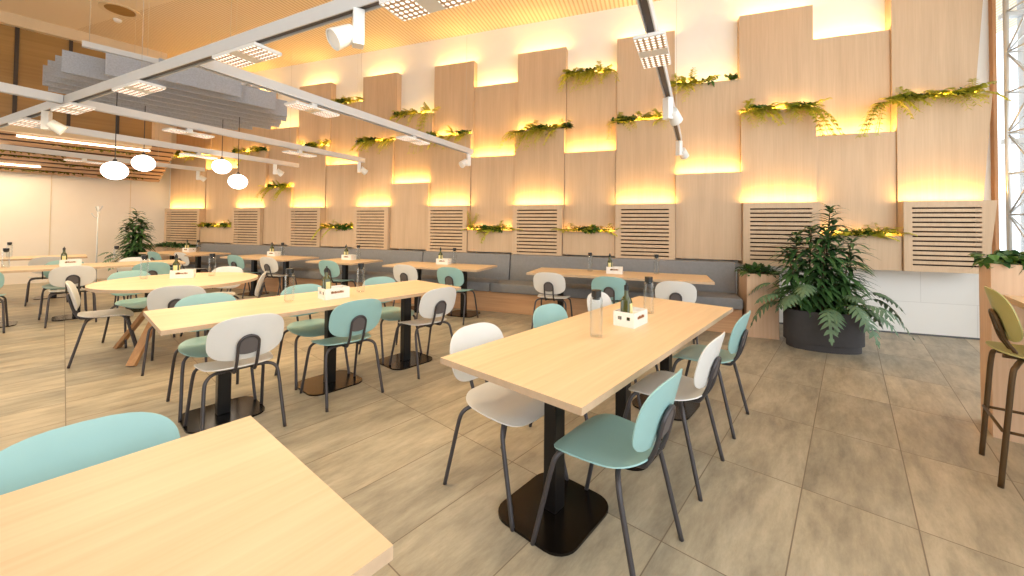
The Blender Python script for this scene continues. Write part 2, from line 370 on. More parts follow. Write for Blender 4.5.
for i, a0, a1 in ((2, -5, -.75), (6, -5, -.35), (0, -.6, 1.2)):
    y, z = sof((i + .8) / NS); mb = MB(); mb.bar((a0, y, z - .005), (a1, y, z - .005), .05, .03); tag(mb.build('light_line', 'led_tube', so), 'glowing warm light line')
    l0 = max(a0, -2.6); la = area('light_line_light', ab((l0 + a1) / 2, MBN - y, 3.0 + z - .03), a1 - l0, .04, 13, (1, .80, .52), None); la.rotation_euler = (0, 0, ROT_A)
for i, a0, a1 in ((1, -.2, 1.2), (3, -.9, .1), (5, .0, 1.2), (7, -1.2, .3), (7, .5, 1.3), (4, -5, .0)):
    y, z = sof((i + .8) / NS); mb = MB(); rr = random.Random(i)
    for k in range(int((a1 - a0) * 60)):
        x = rr.uniform(a0, a1); c = Vector((x, y + rr.uniform(-.03, .03), z + rr.uniform(-.03, .02))); d = Vector((rr.uniform(-1, 1), rr.uniform(-1, 1), rr.uniform(-1, .4))).normalized() * .04; e = d.orthogonal().normalized() * .02
        mb.add([c - d, c + e, c + d, c - e], [(0, 1, 2, 3)])
    tag(mb.build('moss_strip', 'moss', so), 'green moss strip', kind='stuff')

# window side on the right: oak post, glazed facade
mb = MB(); mb.box(4.0, 4.035, -.06, -.002, 0, HC); struct(mb.build('trim_5', 'post_wood', None, False, P0, ROT_W))
w = struct(MB().box(4.14, 9, .02, .03, 0, HC).build('window_1', 'pane', None, False, P0, ROT_W))
mb = MB()
for s in (4.36, 5.5, 6.7, 7.9): mb.box(s - .04, s + .04, -.03, .09, 0, HC)
for z in (.9, 2.5, 4.1): mb.box(4.14, 9, -.02, .08, z - .03, z + .03)
mb.build('window_frame', 'white_metal', w)

# ------------------------------------------------------------------ panelled wall
EDGE = [-11.72, -10.38, -9.26, -8.32, -7.48, -6.57, -5.71, -4.86, -4.0, -3.15, -2.29, -1.41, -.57, .31, 1.19, 2.1, 2.96, 3.78]
GLOW = (1, .58, .15)
def led(s0, s1, p, z, power, tilt=35):
    o = area('led_strip', wp((s0 + s1) / 2, p, z + .02), (s1 - s0) * .96, .03, power * (s1 - s0), GLOW, None)
    # faces up, leaning back to the wall
    d = (Z * math.cos(math.radians(tilt)) - N * math.sin(math.radians(tilt)))
    o.rotation_euler = Matrix((U, d.cross(U) * -1, -d)).transposed().to_euler() if False else Matrix((U, (-d).cross(U), -d)).transposed().to_euler()
def panel(s0, s1, z0, z1, p, label, name='wall_panel', back=.0, skew=0):
    g = .0025; w = s1 - s0
    mb = MB(); mb.box(-w / 2 + g, w / 2 - g, -p, -back - .002, 0, z1 - z0)
    if skew:                                                 # last panel on the right has a raked edge
        for i, v in enumerate(mb.v):
            if v[0] > 0: mb.v[i] = (v[0] + skew * (v[2] / (z1 - z0)), v[1], v[2])
    o = mb.build(name, 'panel', None, False, wp((s0 + s1) / 2, 0, z0), ROT_W)
    return tag(o, label, 'wall panel', 'oak wall panels')
def vent(s0, s1, label, ov=0):
    z0, z1, p, fr = .86, 1.74, .37, .11; w = s1 - s0
    r = thing('vent_panel', label, 'vent panel', wp((s0 + s1) / 2, 0, z0), ROT_W, 'slatted vent panels')
    h = z1 - z0; xl, xr = -w / 2 + .005, w / 2 - .005 + ov
    a, b = xl + .085, xr - .085 - ov * .9; z_lo, z_hi = .055, h - .06
    mb = MB()
    mb.box(xl, a, -p, -.002, 0, h); mb.box(b, xr, -p, -.002, 0, h); mb.box(a, b, -p, -.002, 0, z_lo); mb.box(a, b, -p, -.002, z_hi, h)
    if ov:
        for i, v in enumerate(mb.v):
            if v[0] > xr - .001: mb.v[i] = (v[0] - .09 * (1 - v[2] / h), v[1], v[2])
    mb.build('vent_frame', 'panel', r)
    MB().box(a, b, -p + .10, -p + .12, z_lo, z_hi).build('vent_backing', 'slot', r)
    n = 13; pitch = (z_hi - z_lo) / n; sl = .0095                 # thirteen narrow slots
    cuts = [z_lo] + [z_lo + pitch * (i + .5) + q for i in range(n) for q in (-sl, sl)] + [z_hi]
    for i in range(n + 1): MB().box(a, b, -p, -p + .03, cuts[2 * i], cuts[2 * i + 1]).build('slat', 'panel', r)
    return r
EV = {0: 9, 2: 8, 4: 7, 6: 6, 8: 5, 10: 4, 12: 3, 14: 2, 16: 1}
def gname(c):
    n = EV[c]; return 'rightmost slatted vent' if n == 1 else 'leftmost slatted vent' if n == 9 else ORD[n] + ' slatted vent from the right'
def between(c):
    a, b = EV[c + 1], EV[c - 1]; return 'between the %s and %s slatted vents from the right' % (ORD[a], ORD[b])
ODD_TOP = {1: 3.97, 3: 3.55, 5: 3.97, 7: 3.55, 9: 3.97, 11: 3.95, 13: 3.57, 15: 4.05}
ODD_MID = {1: 2.70, 5: 2.64, 9: 2.63, 11: 2.62, 15: 2.66}
PT, PM, PV = .15, .255, .37
LED_TOP, LED_MID, LED_VENT = 3.4, 5.4, 6
for c in range(17):
    s0, s1 = EDGE[c], EDGE[c + 1]
    if c % 2 == 0:
        top = 5.0 if c == 16 else 4.53 if c == 14 else 4.46
        vent(s0, s1, 'oak vent panel, the ' + gname(c) if EV[c] in (1, 9) else 'oak vent panel with dark slots, the %s' % gname(c), .06 if c == 16 else 0)
        panel(s0, s1, 1.741, 3.06, PM, 'oak wall panel standing directly above the %s' % gname(c), skew=-0.0 if c < 16 else 0.10)
        panel(s0, s1, 3.061, top, PT, 'topmost oak wall panel high above the %s' % gname(c), skew=0 if c < 16 else .14)
        led(s0, s1, PV - .02, 1.74, LED_VENT); led(s0, s1, PM - .02, 3.06, LED_MID)
        if c < 16: led(s0, s1, PT - .03, top, LED_TOP, 20)
    else:
        top = ODD_TOP[c]
        if c in (3, 7, 13):
            panel(s0, s1, .92, 2.19, .30, 'tall oak wall panel above the bench ' + between(c)); zl = 2.19; pl = .30
            led(s0, s1, .28, 2.19, LED_VENT)
            panel(s0, s1, 2.191, top, .20, 'upper oak wall panel ' + between(c)); led(s0, s1, .17, top, LED_TOP, 20)
        else:
            zp = 1.30
            panel(s0, s1, .86 if c == 15 else .92, zp, .34, 'low oak planter panel ' + between(c))
            panel(s0, s1, zp + .001, ODD_MID[c], PM - .02, 'middle oak wall panel ' + between(c))
            panel(s0, s1, ODD_MID[c] + .001, top, PT - .03, 'top oak wall panel ' + between(c))
            led(s0, s1, .32, zp, LED_MID * .55); led(s0, s1, .215, ODD_MID[c], LED_VENT); led(s0, s1, .10, top, LED_TOP, 20)

# ------------------------------------------------------------------ greenery helpers
def leaf(mb, p, d, n, L, W, fold=.25, droop=.0, seg=3, mi=0):
    d = d.normalized(); s = d.cross(n); s = s.normalized() if s.length > 1e-4 else d.orthogonal().normalized(); up = s.cross(d)
    vs = []; 
    for i in range(seg + 1):
        t = i / seg; c = p + d * (L * t) - Z * (droop * L * t * t); w = W * math.sin(PI * min(1, .12 + .88 * t) ** .8) * .5 if i < seg else 0
        vs += [c - s * w + up * (w * fold), c, c + s * w + up * (w * fold)]
    fs = []
    for i in range(seg):
        a = i * 3; fs += [(a, a + 1, a + 4, a + 3), (a + 1, a + 2, a + 5, a + 4)]
    mb.add(vs, fs, mi)
def frond(mb, p, d, L, droop, n, lw, rr, mi=0):
    d = d.normalized(); prev = p
    for i in range(1, n + 1):
        t = i / n; c = p + d * (L * t) - Z * (droop * L * t * t); tg = (c - prev).normalized(); prev = c
        s = tg.cross(Z); s = s.normalized() if s.length > 1e-3 else tg.orthogonal().normalized()
        ll = lw * (1 - .55 * t) * rr.uniform(.8, 1.2)
        for sg in (-1, 1): leaf(mb, c, s * sg + tg * .7 + Vector((rr.uniform(-.2, .2), rr.uniform(-.2, .2), rr.uniform(-.2, .3))), Z, ll, ll * .42, .2, .3, 2, mi)
    mb.tube([p, p + d * (L * .5) - Z * (droop * L * .25), p + d * L - Z * (droop * L)], .0025, 4, mi, False)
GN = [0]
def garland(s0, s1, p, z, label, fern=.6, dark=.5, hang=.35, tuft=None, seed=1, blooms=0):
    rr = random.Random(seed); w = s1 - s0
    r = thing('ledge_plant', label, 'plant', wp((s0 + s1) / 2, p, z), ROT_W, 'plants on the wall ledges')
    mb = MB(); nf = int(w * 34 * fern) + 4
    for i in range(nf):
        x = rr.uniform(-w / 2, w / 2); a = rr.random()
        if tuft and rr.random() < .5: x = w * (tuft - .5) + rr.gauss(0, .09)
        if a < hang: d = Vector((rr.uniform(-.8, .8), -.7, rr.uniform(-.2, .3))); L = rr.uniform(.16, .30); dr = rr.uniform(.7, 1.1)
        else: d = Vector((rr.uniform(-1.4, 1.4), -.25, rr.uniform(.1, .65))); L = rr.uniform(.13, .25); dr = rr.uniform(.1, .45)
        frond(mb, Vector((x, rr.uniform(.0, .04), .01)), d, L, dr, 8, .115, rr)
    mb.build('fern_fronds', 'fern', r)
    mb = MB(); nd = int(w * 150 * dark) + 10
    cl = [rr.uniform(-w / 2, w / 2) for _ in range(max(2, int(w * 3)))]
    for i in range(nd):
        x = max(-w / 2, min(w / 2, rr.choice(cl) + rr.gauss(0, .07))); d = Vector((rr.uniform(-1, 1), rr.uniform(-1, .1), rr.uniform(-.3, 1)))
        leaf(mb, Vector((x, rr.uniform(-.02, .05), rr.uniform(.0, .05))), d, Vector((0, -.6, 1)), rr.uniform(.06, .105), rr.uniform(.045, .065), .2, .2, 3)
    mb.build('broad_leaves', 'ivy', r)
    if blooms:
        mb = MB()
        for i in range(int(w * 26)):
            c = Vector((rr.uniform(-w / 2, w / 2), rr.uniform(-.05, .02), rr.uniform(.02, .09))); mb.lathe([(0, -.014), (.013, -.006), (.015, .004), (0, .014)], 6, c)
        tag(mb.build('blooms', 'flower', r), 'small ochre blooms')
    return r
def e(c): return EDGE[c], EDGE[c + 1]
def fr(c, a, b): s0, s1 = e(c); return s0 + (s1 - s0) * a, s0 + (s1 - s0) * b
gl = [  # column, from, to, p, z, label, options
    (16, -.16, 1.05, .26, 3.06, 'long fern garland on the ledge above the rightmost slatted vent', dict(fern=1.3, dark=.3, hang=.3)),
    (14, .06, .98, .26, 3.06, 'fern garland on the ledge above the second slatted vent from the right', dict(fern=1.3, dark=.6, hang=.5)),
    (12, -.05, .85, .26, 3.06, 'plant tuft on the ledge behind the white spotlight track', dict(fern=.8, dark=1.0, hang=.35)),
    (10, -.12, 1.1, .26, 3.03, 'fern garland on the ledge above the fourth slatted vent from the right', dict(fern=1.0, dark=.9, hang=.5)),
    (8, -.05, .95, .26, 3.06, 'low plant on the ledge above the fifth slatted vent from the right', dict(fern=.7, dark=1.0, hang=.3)),
    (6, 0, 1, .26, 3.06, 'plant on the ledge above the sixth slatted vent from the right', dict(fern=1, dark=.7, hang=.3)),
    (4, 0, 1, .26, 3.06, 'plant on the ledge above the seventh slatted vent from the right', dict(fern=.6, dark=1, hang=.2)),
    (2, -.1, .95, .26, 3.06, 'plant on the ledge behind the rightmost pair of globe lamps', dict(fern=.6, dark=1, hang=.3)),
    (0, .1, .98, .26, 3.12, 'bright plant on the ledge high above the leftmost slatted vent', dict(fern=1.2, dark=.6, hang=.1)),
    (15, .3, .98, .345, 1.30, 'ferns in the planter slot beside the rightmost slatted vent', dict(fern=1.1, dark=.3, hang=.05)),
    (13, .02, .92, .21, 3.57, 'plant on the high ledge right of the white spotlight track', dict(fern=.6, dark=.45, hang=.3, tuft=.1)),
    (11, .02, .95, .15, 3.95, 'topmost ledge plant, hanging ferns between two tall panels', dict(fern=1.2, dark=.7, hang=.6)),
    (7, .0, 1, .21, 3.55, 'ledge plant with a trailing tail left of the white ceiling track end', dict(fern=.8, dark=.5, hang=.3)),
    (5, .0, 1, .15, 3.97, 'ledge plant high on the wall right of the grey baffle cloud', dict(fern=.9, dark=.7, hang=.1)),
    (3, .0, 1, .30, 2.19, 'plant on the lower ledge to the right of the globe lamps', dict(fern=.9, dark=.6, hang=.3)),
    (11, .0, 1, .345, 1.30, 'yellow flowering plants in the wall slot beside the third vent from the right', dict(fern=.6, dark=.9, hang=.05, blooms=1)),
    (9, .0, 1, .345, 1.30, 'leafy plants in the wall slot with a taller fern at its left end', dict(fern=.7, dark=1, hang=.15, blooms=1)),
    (5, .0, 1, .345, 1.30, 'leafy plants in the wall slot beside the sixth slatted vent from the right', dict(fern=.6, dark=1.1, hang=.05, blooms=1)),
    (1, .0, 1, .345, 1.30, 'leafy plants in the wall slot beside the leftmost slatted vent', dict(fern=.5, dark=1.1, hang=.05, blooms=1)),
]
for i, (c, a, b, p, z, lab, kw) in enumerate(gl):
    s0, s1 = fr(c, a, b); r = garland(s0, s1, p, z, lab, seed=i + 3, **kw)
    ch = r.children[0] if r.children else None
    extra = MB(); rr = random.Random(90 + i)
    if c == 16:
        for k in range(9): frond(extra, Vector((-.52 + rr.uniform(-.02, .06), -.02, -.02)), Vector((-.5 + rr.uniform(-.3, .3), -.5, -.1)), .42, 1.0, 10, .09, rr)
    elif c == 14:
        for k in range(9): frond(extra, Vector((.33 + rr.uniform(-.04, .06), -.02, -.02)), Vector((.35 + rr.uniform(-.3, .3), -.5, -.1)), .34, 1.1, 10, .09, rr)
    elif c == 11 and z > 3:
        for q in (-.3, .02):
            for k in range(5): frond(extra, Vector((q + rr.uniform(-.06, .06), -.04, .0)), Vector((rr.uniform(-.3, .3), -.4, .1)), .40, 1.2, 10, .1, rr)
    elif c == 7:
        for k in range(6): frond(extra, Vector((.36 + rr.uniform(-.03, .03), -.1, .0)), Vector((rr.uniform(-.1, .2), -.2, -.2)), .5, 1.0, 10, .09, rr)
    elif c == 10:
        for k in range(5): frond(extra, Vector((-.02 + rr.uniform(-.06, .06), -.03, .0)), Vector((rr.uniform(-.5, .1), -.5, .0)), .36, 1.1, 10, .09, rr)
    elif c == 12:
        for k in range(2): frond(extra, Vector((-.42, -.03, .0)), Vector((rr.uniform(-.3, .3), -.5, .0)), .3, 1.1, 10, .09, rr)
    elif c == 9:
        for k in range(6): frond(extra, Vector((-.36, 0, .0)), Vector((rr.uniform(-.2, .7), -.2, 1)), .36, .1, 9, .1, rr)
    if extra.v: extra.build('long_fronds', 'fern', r)

# ------------------------------------------------------------------ bench along the wall
bn = thing('banquette', 'long grey upholstered bench running under the oak wall panels', 'bench', wp(0, 0, 0), ROT_W)
MB().box(-10.15, 1.09, -.86, -.40, 0, .325, 0, .004).build('bench_base', 'bench_base', bn)
joints = [-10.15, -7.5, -5.75, -4.0, -2.28, 1.09]
for i in range(5):
    x0, x1 = joints[i] + .004, joints[i + 1] - .004
    mb = MB(); mb.box(x0, x1, -.52, -.36, .44, .90, 0, .03)
    for k, v in enumerate(mb.v): mb.v[k] = (v[0], v[1] + (v[2] - .44) * .12 - .0, v[2])
    mb.build('back_cushion', 'bench_fabric', bn, True, angle=40)
sj = [-10.15, -7.6, -5.9, -4.2, -2.45, -.7, 1.09]
for i in range(6): MB().box(sj[i] + .003, sj[i + 1] - .003, -.95, -.40, .325, .475, 0, .03).build('seat_cushion', 'bench_fabric', bn, True, angle=40)

# ------------------------------------------------------------------ chairs
def make_chair(name, label, cat, shell_mat, sh=.448, stool=False, frame='frame', plate='frame_plate'):
    t = thing(name, label, cat); yo = -.125 if stool else -.205
    def seat_place(x, y):
        def zf(x, y): return sh + .35 * x * x - (2.2 * (y - .08) ** 2 if y > .08 else 0) + (1.5 * (y + .06) ** 2 if y < -.06 else 0) - .012
        z = zf(x, y); h = .002; n = Vector((-(zf(x + h, y) - z) / h, -(zf(x, y + h) - z) / h, 1)).normalized()
        return Vector((x * (1 + .12 * y / .2), y, z)), n
    mb = MB(); shell(mb, .208, .202, 3.0, seat_place, .012); mb.build('seat', shell_mat, t, True, angle=50)
    bz = sh + .203; tl = .26
    def back_place(x, v):
        y = yo - (v + .14) * tl + x * x * .75; n = Vector((-1.5 * x, 1, tl)).normalized()
        return Vector((x, y, bz + v)), n
    mb = MB(); shell(mb, .21, .143, 2.9, back_place, .012); mb.build('backrest', shell_mat, t, True, angle=50)
    yb = lambda z: yo - (z - bz + .14) * tl - .024
    top = bz + .005; mb = MB(); w = .056
    left = [(-w, -.06, sh - .028), (-w, -.16, sh - .028), (-w, yb(sh) + .02, sh - .012), (-w, yb(sh + .06), sh + .06), (-w, yb(top - .05), top - .05)]
    arc = [(-w * math.cos(PI * k / 6), yb(top - .05 + w * math.sin(PI * k / 6)), top - .05 + w * math.sin(PI * k / 6)) for k in range(1, 6)]
    mb.tube(left + arc + [(-x, y, z) for x, y, z in left[::-1]], .0095, 8); mb.build('back_support', frame, t, True)
    ol = [(-w, -.045), (w, -.045)] + [(w * math.cos(PI * k / 10), w * math.sin(PI * k / 10)) for k in range(0, 11)]
    ol = [(w * math.cos(PI * k / 12), w * math.sin(PI * k / 12)) for k in range(13)] + [(-w * math.cos(PI * k / 8), -.045 - .018 * math.sin(PI * k / 8)) for k in range(9)]
    mb = MB(); zc = top - .05; ang = math.atan(tl)
    M4 = Matrix.Translation((0, yb(zc) + .003, zc)) @ Matrix.Rotation(ang, 4, 'X') @ Matrix.Rotation(PI / 2, 4, 'X')
    mb.prism(ol, -.005, .007, M4=M4); mb.build('mounting_plate', plate, t)
    u = sh - .028; mb = MB(); mb.tube([(-.1, .1, u), (.1, .1, u)], .0095, 8); mb.tube([(-.1, -.1, u), (.1, -.1, u)], .0095, 8)
    mb.tube([(-.05, -.1, u), (-.05, .1, u)], .0095, 8); mb.tube([(.05, -.1, u), (.05, .1, u)], .0095, 8); mb.build('under_frame', frame, t, True)
    r = .0108 if not stool else .0125
    for sx in (-1, 1):
        for sy in (1, -1):
            fx, fy = (.225, .238) if not stool else (.2, .2)
            mb = MB()
            mb.tube([(sx * .09, sy * .1, u), (sx * .15, sy * .118, u), (sx * .19, sy * .14, u - .022), (sx * .205, sy * .156, u - .075), (sx * (.205 + (fx - .205) * .5), sy * (.156 + (fy - .156) * .5), (u - .075) / 2), (sx * fx, sy * fy, .0)], r, 8)
            mb.build('leg', frame, t, True)
    if stool:
        mb = MB(); q = .2; mb.tube([(-q, -q * .95, .3), (q, -q * .95, .3)], .008, 8); mb.tube([(q, -q * .95, .3), (q, q * .95, .3)], .008, 8); mb.tube([(q, q * .95, .3), (-q, q * .95, .3)], .008, 8); mb.tube([(-q, q * .95, .3), (-q, -q * .95, .3)], .008, 8)
        mb.build('footrest', frame, t, True)
    return t
teal = make_chair('dining_chair', 'x', 'chair', 'teal'); white = make_chair('dining_chair', 'x', 'chair', 'white_shell')
used = set()
def chair(kind, x, y, az, label, group):
    src = teal if kind == 't' else white; rz = -math.radians(az)
    if kind not in used:
        used.add(kind); src.location = (x, y, 0); src.rotation_euler = (0, 0, rz); src['label'] = label; src['group'] = group; return src
    return dup(src, (x, y, 0), rz, label, group)
T = math.degrees(TAZ); FB, FMB, FW = T + 90, T - 90, math.degrees(WAZ) - 90
g1 = 'chairs at the large nearest long table'
chair('t', .43, 1.72, FMB, 'nearest teal chair, right side of the front long table', g1)
chair('w', .93, 2.31, FMB, 'white chair between two teal chairs, right side of the front long table', g1)
chair('t', 1.43, 2.89, FMB, 'far teal chair, right side of the front long table towards the charcoal pot', g1)
chair('w', -.015, 2.105, FB, 'white chair at the near left side of the front long table, seat fully visible', g1)
chair('t', .465, 2.71, FB, 'teal chair mostly hidden behind the front long table, left side', g1)
chair('w', .95, 3.28, FB, 'white chair mostly hidden behind the oil bottle on the front long table', g1)
g2 = 'chairs at the second long table'
chair('w', -1.85, 2.65, FMB, 'white chair with its back to us at near end of the second long table', g2)
chair('t', -1.37, 3.20, FMB, 'teal chair with its back to us, middle of the second long table', g2)
chair('w', -.85, 3.83, FMB, 'white chair with its back to us at far right end of second long table', g2)
chair('t', -2.30, 3.03, FB, 'teal chair behind left end of the second long table, in front of round table', g2)
chair('t', -1.80, 3.57, FB, 'teal chair on the far side of second long table behind its first carafe', g2)
chair('t', -1.28, 4.17, FB, 'teal chair on the far side of second long table behind its right carafe', g2)
chair('t', -1.015, .945, FB, 'teal chair at the cropped table in the bottom left corner', 'chairs at the corner table')
g3 = 'chairs around the round table'
chair('w', -3.24, 3.83, -35, 'white chair with grey bracket, back to us at the near side of the round table', g3)
chair('w', -4.13, 4.0, 45, 'white chair seen from the side at the left of the round table', g3)
chair('w', -3.79, 5.0, 175, 'white chair behind the round table, facing us at its right rear', g3)
chair('t', -4.34, 4.58, 112, 'teal chair behind the left edge of the round table', g3)
chair('w', -3.24, 4.62, 243, 'white chair at the right end of the round table, seen edge on', g3)
g4 = 'chairs at the long table behind the round table'
chair('t', -6.53, 4.78, FMB, 'teal chair cut off by the left edge of the photo', g4)
chair('w', -6.02, 5.36, FMB, 'white chair with back to us at the long table left of the round table', g4)
chair('t', -5.51, 5.94, FMB, 'teal chair with back to us between the round table and the table behind it', g4)
chair('w', -6.12, 6.37, FB, 'white chair facing us behind the long table, in front of the corner plant', g4)
chair('t', -6.62, 5.79, FB, 'teal chair facing us behind the oil bottle on the left long table', g4)
chair('w', -7.9, 6.66, FMB, 'grey white chair with back to us at the farthest left table', 'chairs at the far left table')
g5 = 'chairs facing the wall bench'
chair('w', .56, 5.22, FW, 'white chair at the left end of the rightmost bench table', g5)
chair('t', 1.24, 4.85, FW, 'teal chair at the middle of the rightmost bench table', g5)
chair('w', 1.88, 4.50, FW, 'white chair at the right end of the rightmost bench table', g5)
chair('w', -1.51, 6.03, FW, 'white chair at the second bench table from the right', g5)
chair('t', -.79, 5.72, FW, 'teal chair at the second bench table from the right', g5)
chair('t', -2.91, 6.59, FW, 'teal chair at the smallest bench table, third from the right', g5)
chair('t', -5.08, 7.5, FW, 'teal chair at the fourth bench table from the right', g5)
chair('w', -4.23, 7.13, FW, 'white chair at the fourth bench table from the right', g5)
chair('t', -7.23, 8.19, FW, 'teal chair at the farthest bench table in the corner', g5)
chair('w', -6.59, 8.09, FW, 'white chair at the farthest bench table in the corner', g5)

# ------------------------------------------------------------------ tables
def table(loc, rotz, L, W, posts, label, group):
    t = thing('dining_table', label, 'table', loc, rotz, group)
    mb = MB(); mb.prism([(-L / 2, -W / 2), (L / 2, -W / 2), (L / 2, W / 2), (-L / 2, W / 2)], .712, .74, 0, 1)
    mb.build('tabletop', ['table', 'table_edge'], t)
    for x in posts:
        mb = MB(); mb.box(x - .04, x + .04, -.035, .035, .012, .70, 0, .004); mb.box(x - .2, x + .2, -.13, .13, .70, .712)
        p = mb.build('pedestal', 'black_metal', t)
        q = MB(); q.prism([(x + a, b) for a, b in rounded_rect(.23, .21, .1)], 0, .012); q.build('base_plate', 'base_metal', p)
    return t
L3 = (-.76, 0, .76)
gt = 'long oak tables standing free in the room'
table(ab(2.345, -1.09), ROT_A, 2.31, .77, L3, 'large long oak table in the front centre with six chairs', gt)
table(ab(1.54, -3.41), ROT_A, 2.31, .77, L3, 'second long oak table left of the centre with black pedestal bases', gt)
table(ab(.426 - 1.155, -1.048), ROT_A + .028, 2.31, .804, L3, 'oak tabletop cropped in the bottom left corner of the photo', gt)
table(ab(.15, -8.47), ROT_A, 2.31, .77, L3, 'long oak table behind the round table on the left', gt)
table(ab(-.85, -11.0), ROT_A, 2.31, .77, L3, 'farthest left oak table in front of the cream wall', gt)
gb = 'oak tables along the wall bench'
for s, L, posts, lab in ((-.48, 2.31, L3, 'longest bench table at the right end of the bench'), (-3.2, 1.65, (-.42, .42), 'second bench table from the right with two posts'),
                         (-5.12, 1.0, (0,), 'smallest bench table with a single post'), (-6.95, 1.65, (-.42, .42), 'fourth bench table from the right along the wall'),
                         (-9.45, 1.7, (-.42, .42), 'farthest bench table in the back left corner')):
    table(wp(s, 1.19), ROT_W, L, .77, posts, lab, gb)
rt = thing('round_table', 'round oak table with splayed wooden legs left of the second long table', 'table', (-3.68, 4.35, 0), ROT_A)
mb = MB(); mb.prism([(.72 * math.cos(2 * PI * k / 64), .72 * math.sin(2 * PI * k / 64)) for k in range(64)], .71, .74, 0, 1); mb.build('tabletop', ['table', 'table_edge'], rt)
for k in range(4):
    a = PI / 4 + k * PI / 2 + .04; d = Vector((math.cos(a), math.sin(a), 0)); mb = MB()
    mb.bar(d * .62 + Z * .0, -d * .0 + d * .12 + Z * .71, .075, .04); o = mb.build('leg', 'leg_wood', rt)
    for i, v in enumerate(o.data.vertices): v.co.z = min(.71, max(0, v.co.z))
mb = MB(); mb.box(-.16, .16, -.16, .16, .66, .71); mb.build('hub', 'leg_wood', rt)

# ------------------------------------------------------------------ things on the tables
def make_carafe():
    t = thing('carafe', 'x', 'carafe')
    mb = MB(); mb.lathe([(.0, .004), (.033, .004), (.036, .01), (.036, .205), (.033, .222), (.028, .228), (.025, .228), (.031, .203), (.033, .012), (0, .010)], 24); mb.build('glass_body', 'glass', t, True, angle=50)
    mb = MB(); mb.lathe([(.0, .215), (.022, .215), (.022, .23), (.028, .231), (.028, .268), (0, .27)], 20); tag(mb.build('stopper', 'bottle_cap', t, True, angle=40), 'black stopper')
    return t
def make_bottle():
    t = thing('oil_bottle', 'x', 'bottle'); mb = MB(); prof = [(.031, .012), (.031, .15), (.027, .168), (.014, .188), (.0125, .225)]
    rings = [[(x, y) for x, y in superellipse(r, r, 4.5 if i < 2 else 3 if i == 2 else 2, 28)] for i, (r, z) in enumerate(prof)]
    vs = [(x, y, z) for ring, (r, z) in zip(rings, prof) for x, y in ring]; n = 28
    fs = [(i * n + k, i * n + (k + 1) % n, (i + 1) * n + (k + 1) % n, (i + 1) * n + k) for i in range(len(prof) - 1) for k in range(n)] + [tuple(range(n))[::-1], tuple(4 * n + k for k in range(n))]
    mb.add(vs, fs); mb.build('glass_body', 'bottle', t, True, angle=45)
    mb = MB(); mb.lathe([(.0, .22), (.0145, .22), (.0145, .252), (.006, .256), (.005, .27), (0, .27)], 16); tag(mb.build('pourer_cap', 'bottle_cap', t, True, angle=40), 'black pourer cap')
    mb = MB(); mb.box(-.018, .018, -.0335, -.031, .05, .14); mb.box(.031, .0335, -.018, .018, .05, .14); tag(mb.build('paper_label', 'bottle_label', t), 'pale yellow paper label')
    return t
def make_caddy():
    t = thing('condiment_caddy', 'x', 'caddy'); lx, ly, h, th = .105, .07, .092, .006
    mb = MB(); mb.box(-lx, lx, -ly, ly, 0, .006)
    for y0, y1 in ((-ly, -ly + th), (ly - th, ly)):           # long sides with a wide slot
        mb.box(-lx, lx, y0, y1, .006, .046); mb.box(-lx, lx, y0, y1, .068, h); mb.box(-lx, -.055, y0, y1, .046, .068); mb.box(.055, lx, y0, y1, .046, .068)
    for x0, x1 in ((-lx, -lx + th), (lx - th, lx)):           # short sides with two square holes
        mb.box(x0, x1, -ly + th, ly - th, .006, .042); mb.box(x0, x1, -ly + th, ly - th, .064, h)
        for a, b in ((-ly + th, -.042), (-.018, .014), (.04, ly - th)): mb.box(x0, x1, a, b, .042, .064)
    mb.build('crate', 'caddy', t)
    for y0, y1 in ((-ly + .001, -ly + .005), (ly - .005, ly - .001)):
        mb = MB(); rr = random.Random(4); x = -.05
        while x < .05:
            w = rr.uniform(.004, .009); mb.box(x, x + w, y0, y1, .048, .048 + rr.uniform(.010, .018)); x += w + .004
        tag(mb.build('lettering', 'print', t), 'row of small brown printed marks')
    mb = MB(); mb.box(-.02, .06, -.03, .035, .006, .075); tag(mb.build('napkin_stack', 'caddy', t), 'white paper napkins')
    return t
PR = {'carafe': make_carafe(), 'oil_bottle': make_bottle(), 'condiment_caddy': make_caddy()}; seen = set()
def put(kind, P, rotz, label, group):
    s = PR[kind]; P = (P.x, P.y, .74 if kind != 'oil_bottle' else .746)
    if kind not in seen: seen.add(kind); s.location = P; s.rotation_euler = (0, 0, rotz); tag(s, label, None, group); return
    dup(s, P, rotz, label, group)
CG, OG, KG = 'glass water carafes', 'green oil bottles', 'white condiment caddies'
for P, lab in ((ab(2.01, -1.10), 'nearest glass carafe, left of the white caddy on the front long table'), (ab(2.83, -1.12), 'glass carafe with black stopper behind the caddy on the front long table'),
               (ab(1.21, -3.43), 'glass carafe left of the caddy on the second long table'), (ab(1.84, -3.47), 'glass carafe right of the caddy on the second long table'),
               (Vector((-4.11, 4.37, 0)), 'glass carafe left of the caddy on the round table'), (Vector((-3.59, 4.68, 0)), 'glass carafe right of the caddy on the round table'),
               (ab(-.5, -8.62), 'nearer of two carafes overlapping at the left edge of the photo'), (ab(.55, -8.6), 'glass carafe at the right end of the long table behind the round one'),
               (ab(-.61, -11.1), 'farther of two carafes overlapping at the left edge of the photo'),
               (wp(-.85, 1.05), 'slim carafe at the left of the rightmost bench table'), (wp(.04, .98), 'slim carafe at the right of the rightmost bench table'),
               (wp(-3.08, .95), 'carafe beside the caddy on the second bench table from the right'), (wp(-5.02, .98), 'carafe beside the caddy on the smallest bench table'),
               (wp(-6.88, .98), 'carafe beside the caddy on the fourth bench table from the right'), (wp(-9.35, 1.0), 'carafe beside the caddy on the corner bench table')):
    put('carafe', P, R.uniform(0, 6), lab, CG)
